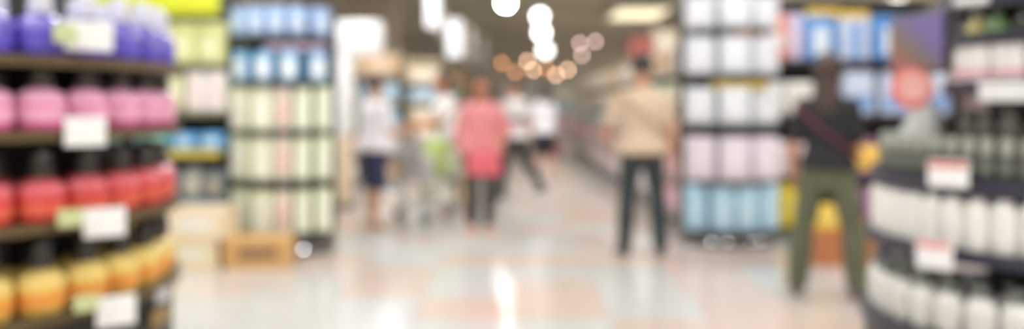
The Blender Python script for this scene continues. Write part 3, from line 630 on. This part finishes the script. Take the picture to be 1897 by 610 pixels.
# man in beige, seen from behind (local +X is at the left of the picture)
d = 7.75
p, A, sp = person('man seen from behind in beige shirt and dark trousers with a shoulder strap', at(1190, d), PI, 1.72,
    {1: (N(.42, -.05, -1), N(.05, -1, -.25)), -1: (N(.22, .05, -1), N(.08, -.12, -1))}, {1: (N(.11, 0, -1), N(.06, .03, -1)), -1: (N(.11, 0, -1), N(.05, .03, -1))},
    (204, 150, 118), ((34, 32, 30), 'short'), ((208, 184, 160), .75, .5, .035), ((50, 60, 58), 2, .012), (36, 38, 38))
c0 = sp(.70); bm = NB(); n = 28; rg = []
for i in range(n):
    a = 2*PI*i/n; rg.append(V((math.cos(a)*.225, math.sin(a)*.172, c0.z-math.cos(a)*-.20)))
for q in range(n): limb(bm, [rg[q], rg[(q+1) % n]], [.013, .013], 6, cap=False)
obj('strap', bm, mat((176, 146, 120), .7), p)
# woman in black by the shelves
d = 6.05
p, A, sp = person('woman with long brown hair in black top and olive trousers reaching to the shelves', at(1533, d), PI*.84, 1.63,
    {1: (N(.25, .1, -1), N(.1, -.5, -.9)), -1: (N(.14, -.1, -1), N(-.12, -.9, .14))}, {1: (N(.20, 0, -1), N(.10, .05, -1)), -1: (N(.20, -.02, -1), N(.08, .04, -1))},
    (196, 138, 104), ((70, 52, 46), 'long', .26), ((40, 40, 42), .8, .52, .02), ((96, 100, 78), 2, .018), (110, 84, 70), female=True, curl=.8)
bm = NB(); n = 24; c0 = sp(.69)
rg = [V((math.cos(2*PI*i/n)*.205, math.sin(2*PI*i/n)*.155, c0.z+math.cos(2*PI*i/n)*.17)) for i in range(n)]
for q in range(n): limb(bm, [rg[q], rg[(q+1) % n]], [.011, .011], 6, cap=False)
obj('bag_strap', bm, mat((110, 44, 62), .6), p)
hw = p.matrix_basis @ (A[-1][2]+A[-1][3]*.07)
t = thing('yellow_bag', 'plump yellow bag held in the hand of the woman in black', 'bag', (hw.x+.03, hw.y-.03, hw.z-.235))
bm = NB(); loft(bm, [((0, 0, 0), (.09, 0, 0), (0, .05, 0)), ((0, 0, .03), (.125, 0, 0), (0, .075, 0)), ((0, 0, .10), (.125, 0, 0), (0, .07, 0)), ((0, 0, .16), (.11, 0, 0), (0, .03, 0)), ((0, 0, .175), (.105, 0, 0), (0, .008, 0))], 20)
obj('pouch', bm, mat((236, 190, 84), .4), t)
obj('handle', T([(-.06, 0, .165), (-.055, 0, .20), (-.02, 0, .225), (.02, 0, .225), (.055, 0, .20), (.06, 0, .165)], .006), mat((220, 170, 70), .5), t)
# woman in pink
d = 9.15
p, A, sp = person('woman in loose coral pink blouse and black trousers standing in the aisle', at(891, d), .12, 1.58,
    {1: (N(.55, .05, -1), N(-.45, -.9, -.5)), -1: (N(.30, .0, -1), N(-.05, -.45, -1))}, {1: (N(.02, 0, -1), N(-.01, .03, -1)), -1: (N(.02, 0, -1), N(-.01, .03, -1))},
    (190, 130, 98), ((48, 38, 34), 'bob', .0), ((222, 142, 145), 1.35, .47, .075, 'blouse'), ((48, 48, 46), 2, .006), (196, 134, 100), female=True)
hw = p.matrix_basis @ (A[1][2]+A[1][3]*.08)
t = thing('handbag', 'coral red handbag held low before the pink blouse', 'bag', (X(897, 8.86), 8.80, .60))
bm = NB(); loft(bm, [((0, 0, 0), (.14, 0, 0), (0, .045, 0)), ((0, 0, .03), (.175, 0, 0), (0, .065, 0)), ((0, 0, .16), (.165, 0, 0), (0, .055, 0)), ((0, 0, .25), (.13, 0, 0), (0, .03, 0))], 22)
obj('bag_body', bm, mat((222, 102, 112), .5), t)
obj('handle', T([(-.09, 0, .23), (-.08, 0, .31), (0, -.0, .36), (.08, 0, .31), (.09, 0, .23)], .009), mat((206, 84, 98), .5), t)
# shopper with cart
d = 9.5
p, A, sp = person('shopper in white T-shirt and navy shorts pushing the cart', at(694, d), 2.36, 1.60,
    {1: (N(.08, -.12, -1), N(0, -1, .04)), -1: (N(.08, -.12, -1), N(0, -1, .04))}, {1: (N(.06, -.12, -1), N(.03, .05, -1)), -1: (N(.06, .1, -1), N(.02, .18, -1))},
    (206, 158, 130), ((70, 50, 40), 'short'), ((242, 236, 240), .8, .49, .055), ((54, 60, 88), .95, .03), (190, 160, 140), curl=.9)
hands = [p.matrix_basis @ (A[s][2]+A[s][3]*.075) for s in (-1, 1)]
grip = (hands[0]+hands[1])/2
# person leaning over the cart
d = 11.1
p, A, sp = person('dark-haired shopper in white top with black bag strap leaning towards the cart', at(838, d), -1.1, 1.70,
    {1: (N(.1, -.6, -1), N(-.05, -1, -.3)), -1: (N(.1, -.5, -1), N(0, -1, -.1))}, {1: (N(.04, -.1, -1), N(.02, .05, -1)), -1: (N(.04, .08, -1), N(.02, .14, -1))},
    (206, 140, 100), ((36, 32, 32), 'bob', .02), ((236, 232, 230), .75, .5, .025), ((96, 70, 58), 2, .01), (80, 60, 52), lean=.18, female=True)
bm = NB(); c0 = sp(.69); n = 24
rg = [V((math.cos(2*PI*i/n)*.2, c0.y+math.sin(2*PI*i/n)*.155, c0.z+math.cos(2*PI*i/n)*.18)) for i in range(n)]
for q in range(n): limb(bm, [rg[q], rg[(q+1) % n]], [.014, .014], 6, cap=False)
obj('bag_strap', bm, mat((44, 44, 52), .6), p)
obj('shoulder_bag', B(-.3, -.2, -.11, .13, .80, 1.06, bev=.03), mat((50, 46, 54), .6), p)
# striding shopper
d = 12.4
p, A, sp = person('striding shopper in pale grey top and black trousers behind the woman in pink', at(955, d), -2.2, 1.68,
    {1: (N(.12, -.3, -1), N(0, -.6, -.8)), -1: (N(.12, .25, -1), N(.0, -.2, -1))}, {1: (N(.05, -.36, -1), N(.02, -.05, -1)), -1: (N(.05, .36, -1), N(.02, .75, -1))},
    (200, 150, 122), ((78, 58, 48), 'short'), ((226, 224, 222), .8, .5, .03), ((44, 46, 48), 2, .01), (50, 48, 48))
bm = NB(); c0 = sp(.60); n = 24
for q in range(n):
    a, b = 2*PI*q/n, 2*PI*(q+1)/n
    limb(bm, [V((math.cos(a)*.215, math.sin(a)*.17, c0.z+.10)), V((math.cos(b)*.215, math.sin(b)*.17, c0.z+.10))], [.028, .028], 6, cap=False)
obj('waist_band', bm, mat((150, 88, 98), .7), p)
# far shopper
d = 14.8
p, A, sp = person('far shopper in white T-shirt and black shorts at the end of the open floor', at(1008, d), -2.5, 1.64,
    {1: (N(.15, -.1, -1), N(0, -.4, -1)), -1: (N(.15, .1, -1), N(0, -.2, -1))}, {1: (N(.05, -.1, -1), N(.02, .05, -1)), -1: (N(.05, .1, -1), N(.02, .2, -1))},
    (214, 170, 150), ((52, 48, 52), 'bob', .08), ((242, 240, 244), .75, .5, .035), ((44, 44, 50), .8, .03), (190, 170, 160), female=True)
hw = p.matrix_basis @ (A[-1][2]+A[-1][3]*.09)
t = thing('tote_bag', 'small dark red bag carried by the far shopper', 'bag', (hw.x, hw.y, hw.z-.30))
obj('bag_body', B(-.13, .13, -.05, .05, 0, .22, bev=.025), mat((168, 60, 78), .6), t); obj('handle', T([(-.07, 0, .2), (-.05, 0, .28), (0, 0, .305), (.05, 0, .28), (.07, 0, .2)], .008), mat((140, 50, 66), .6), t)

# ---------------------------------------------------------------- shopping cart and its load
YAW = 2.36-PI/2                                     # the cart points where the shopper faces
cx, cy, HZ = grip.x+.46*math.cos(YAW), grip.y+.46*math.sin(YAW), grip.z-.03
t = thing('shopping_cart', 'grey wire shopping cart beside the shopper in navy shorts', 'shopping cart', (cx, cy, 0), YAW)
ST = mat((176, 178, 178), .3, metal=.8)
def wire_basket():
    bm = NB(); x0, x1, y0, y1, zb, zt = -.38, .40, -.25, .25, .48, .94
    def P(u, v, w): s = .82+.18*w; return V((x0*(.86+.14*w)+(x1*(.9+.1*w)-x0*(.86+.14*w))*u, (y0+(y1-y0)*v)*s, zb+(zt-zb)*w))
    r = .0035
    for w_ in (0, .2, .4, .6, .8, 1): 
        q = [P(0, 0, w_), P(1, 0, w_), P(1, 1, w_), P(0, 1, w_)]; rr = .008 if w_ in (0, 1) else r
        for i in range(4): limb(bm, [q[i], q[(i+1) % 4]], [rr, rr], 6, cap=False)
    for i in range(15):
        u = i/14
        for v in (0, 1): limb(bm, [P(u, v, 0), P(u, v, 1)], [r, r], 5, cap=False)
        limb(bm, [P(u, 0, 0), P(u, 1, 0)], [r, r], 5, cap=False)
    for i in range(1, 9):
        for u in (0, 1): limb(bm, [P(u, i/9, 0), P(u, i/9, 1)], [r, r], 5, cap=False)
    return bm
obj('basket', wire_basket(), ST, t)
bm = NB()
for s in (-1, 1):
    limb(bm, [(-.46, s*.24, HZ), (-.36, s*.23, .46), (-.30, s*.24, .16), (.36, s*.20, .16)], [.012]*4, 8, cap=False)
    limb(bm, [(.36, s*.20, .16), (.30, s*.2, .46)], [.010]*2, 8, cap=False)
limb(bm, [(.36, -.2, .16), (.36, .2, .16)], [.01]*2, 8); limb(bm, [(-.3, -.24, .16), (-.3, .24, .16)], [.01]*2, 8)
obj('frame', bm, ST, t)
obj('handle', limb(NB(), [(-.46, -.25, HZ), (-.46, .25, HZ)], [.017, .017], 12), mat((150, 70, 66), .4), t)
rack = NB()
for i in range(9): limb(rack, [(-.28+i*.075, -.2, .19), (-.28+i*.075, .2, .19)], [.004]*2, 5, cap=False)
for s in (-.2, 0, .2): limb(rack, [(-.3, s, .187), (.36, s, .187)], [.005]*2, 5, cap=False)
obj('lower_rack', rack, ST, t)
for sx, sy in ((-.3, -.24), (-.3, .24), (.36, -.2), (.36, .2)):
    bm = L([(.062, -.014), (.065, -.010), (.065, .010), (.062, .014)], 20); bmesh.ops.rotate(bm, cent=(0, 0, 0), matrix=Matrix.Rotation(PI/2, 3, 'X'), verts=bm.verts)
    wo = obj('wheel', bm, mat((70, 68, 68) if sx < 0 else (176, 76, 74), .5), t, (sx, sy, .065))
    bm = NB(); box(bm, -.018, .018, -.022, -.017, -.01, .10); box(bm, -.018, .018, .017, .022, -.01, .10); box(bm, -.018, .018, -.022, .022, .085, .10)
    obj('fork', bm, ST, wo)
obj('child_seat', B(-.33, -.31, -.17, .17, .60, .86, bev=.006), mat((206, 206, 204), .4), t)
def cart_item(pr, nm, lab, cat, lx, ly, z, rz=0):
    p = Matrix.Rotation(YAW, 3, 'Z') @ V((lx, ly, 0)); spawn(pr, nm, lab, cat, (cx+p.x, cy+p.y, z), rz+YAW)
cart_item(pack(.26, .2, .42, (190, 214, 96), (212, 228, 140), bev=.05), 'pack', 'yellow green bag standing in the shopping cart', 'bag', .06, 0, .492, .2)
cart_item(pack(.2, .24, .26, (240, 240, 236), (224, 224, 226), bev=.03), 'pack', 'white pack lying in the shopping cart', 'pack', -.17, .0, .492, -.1)
cart_item(pack(.15, .2, .3, (226, 230, 220), (170, 206, 150), bev=.03), 'pack', 'small white and green pack at the front of the shopping cart', 'pack', .265, .0, .492, .1)
cart_item(carton(.32, .28, .2, (226, 226, 208)), 'carton', 'pale carton on the lower rack of the shopping cart', 'carton', .05, 0, .194, .05)
# cartons behind the cart
spawn(carton(.30, .3, .44, (222, 196, 158), tape=(200, 170, 130)), 'carton', 'beige carton on the floor between the cart and the woman in pink', 'carton', (X(849, 11.8), 11.8, 0), .1)
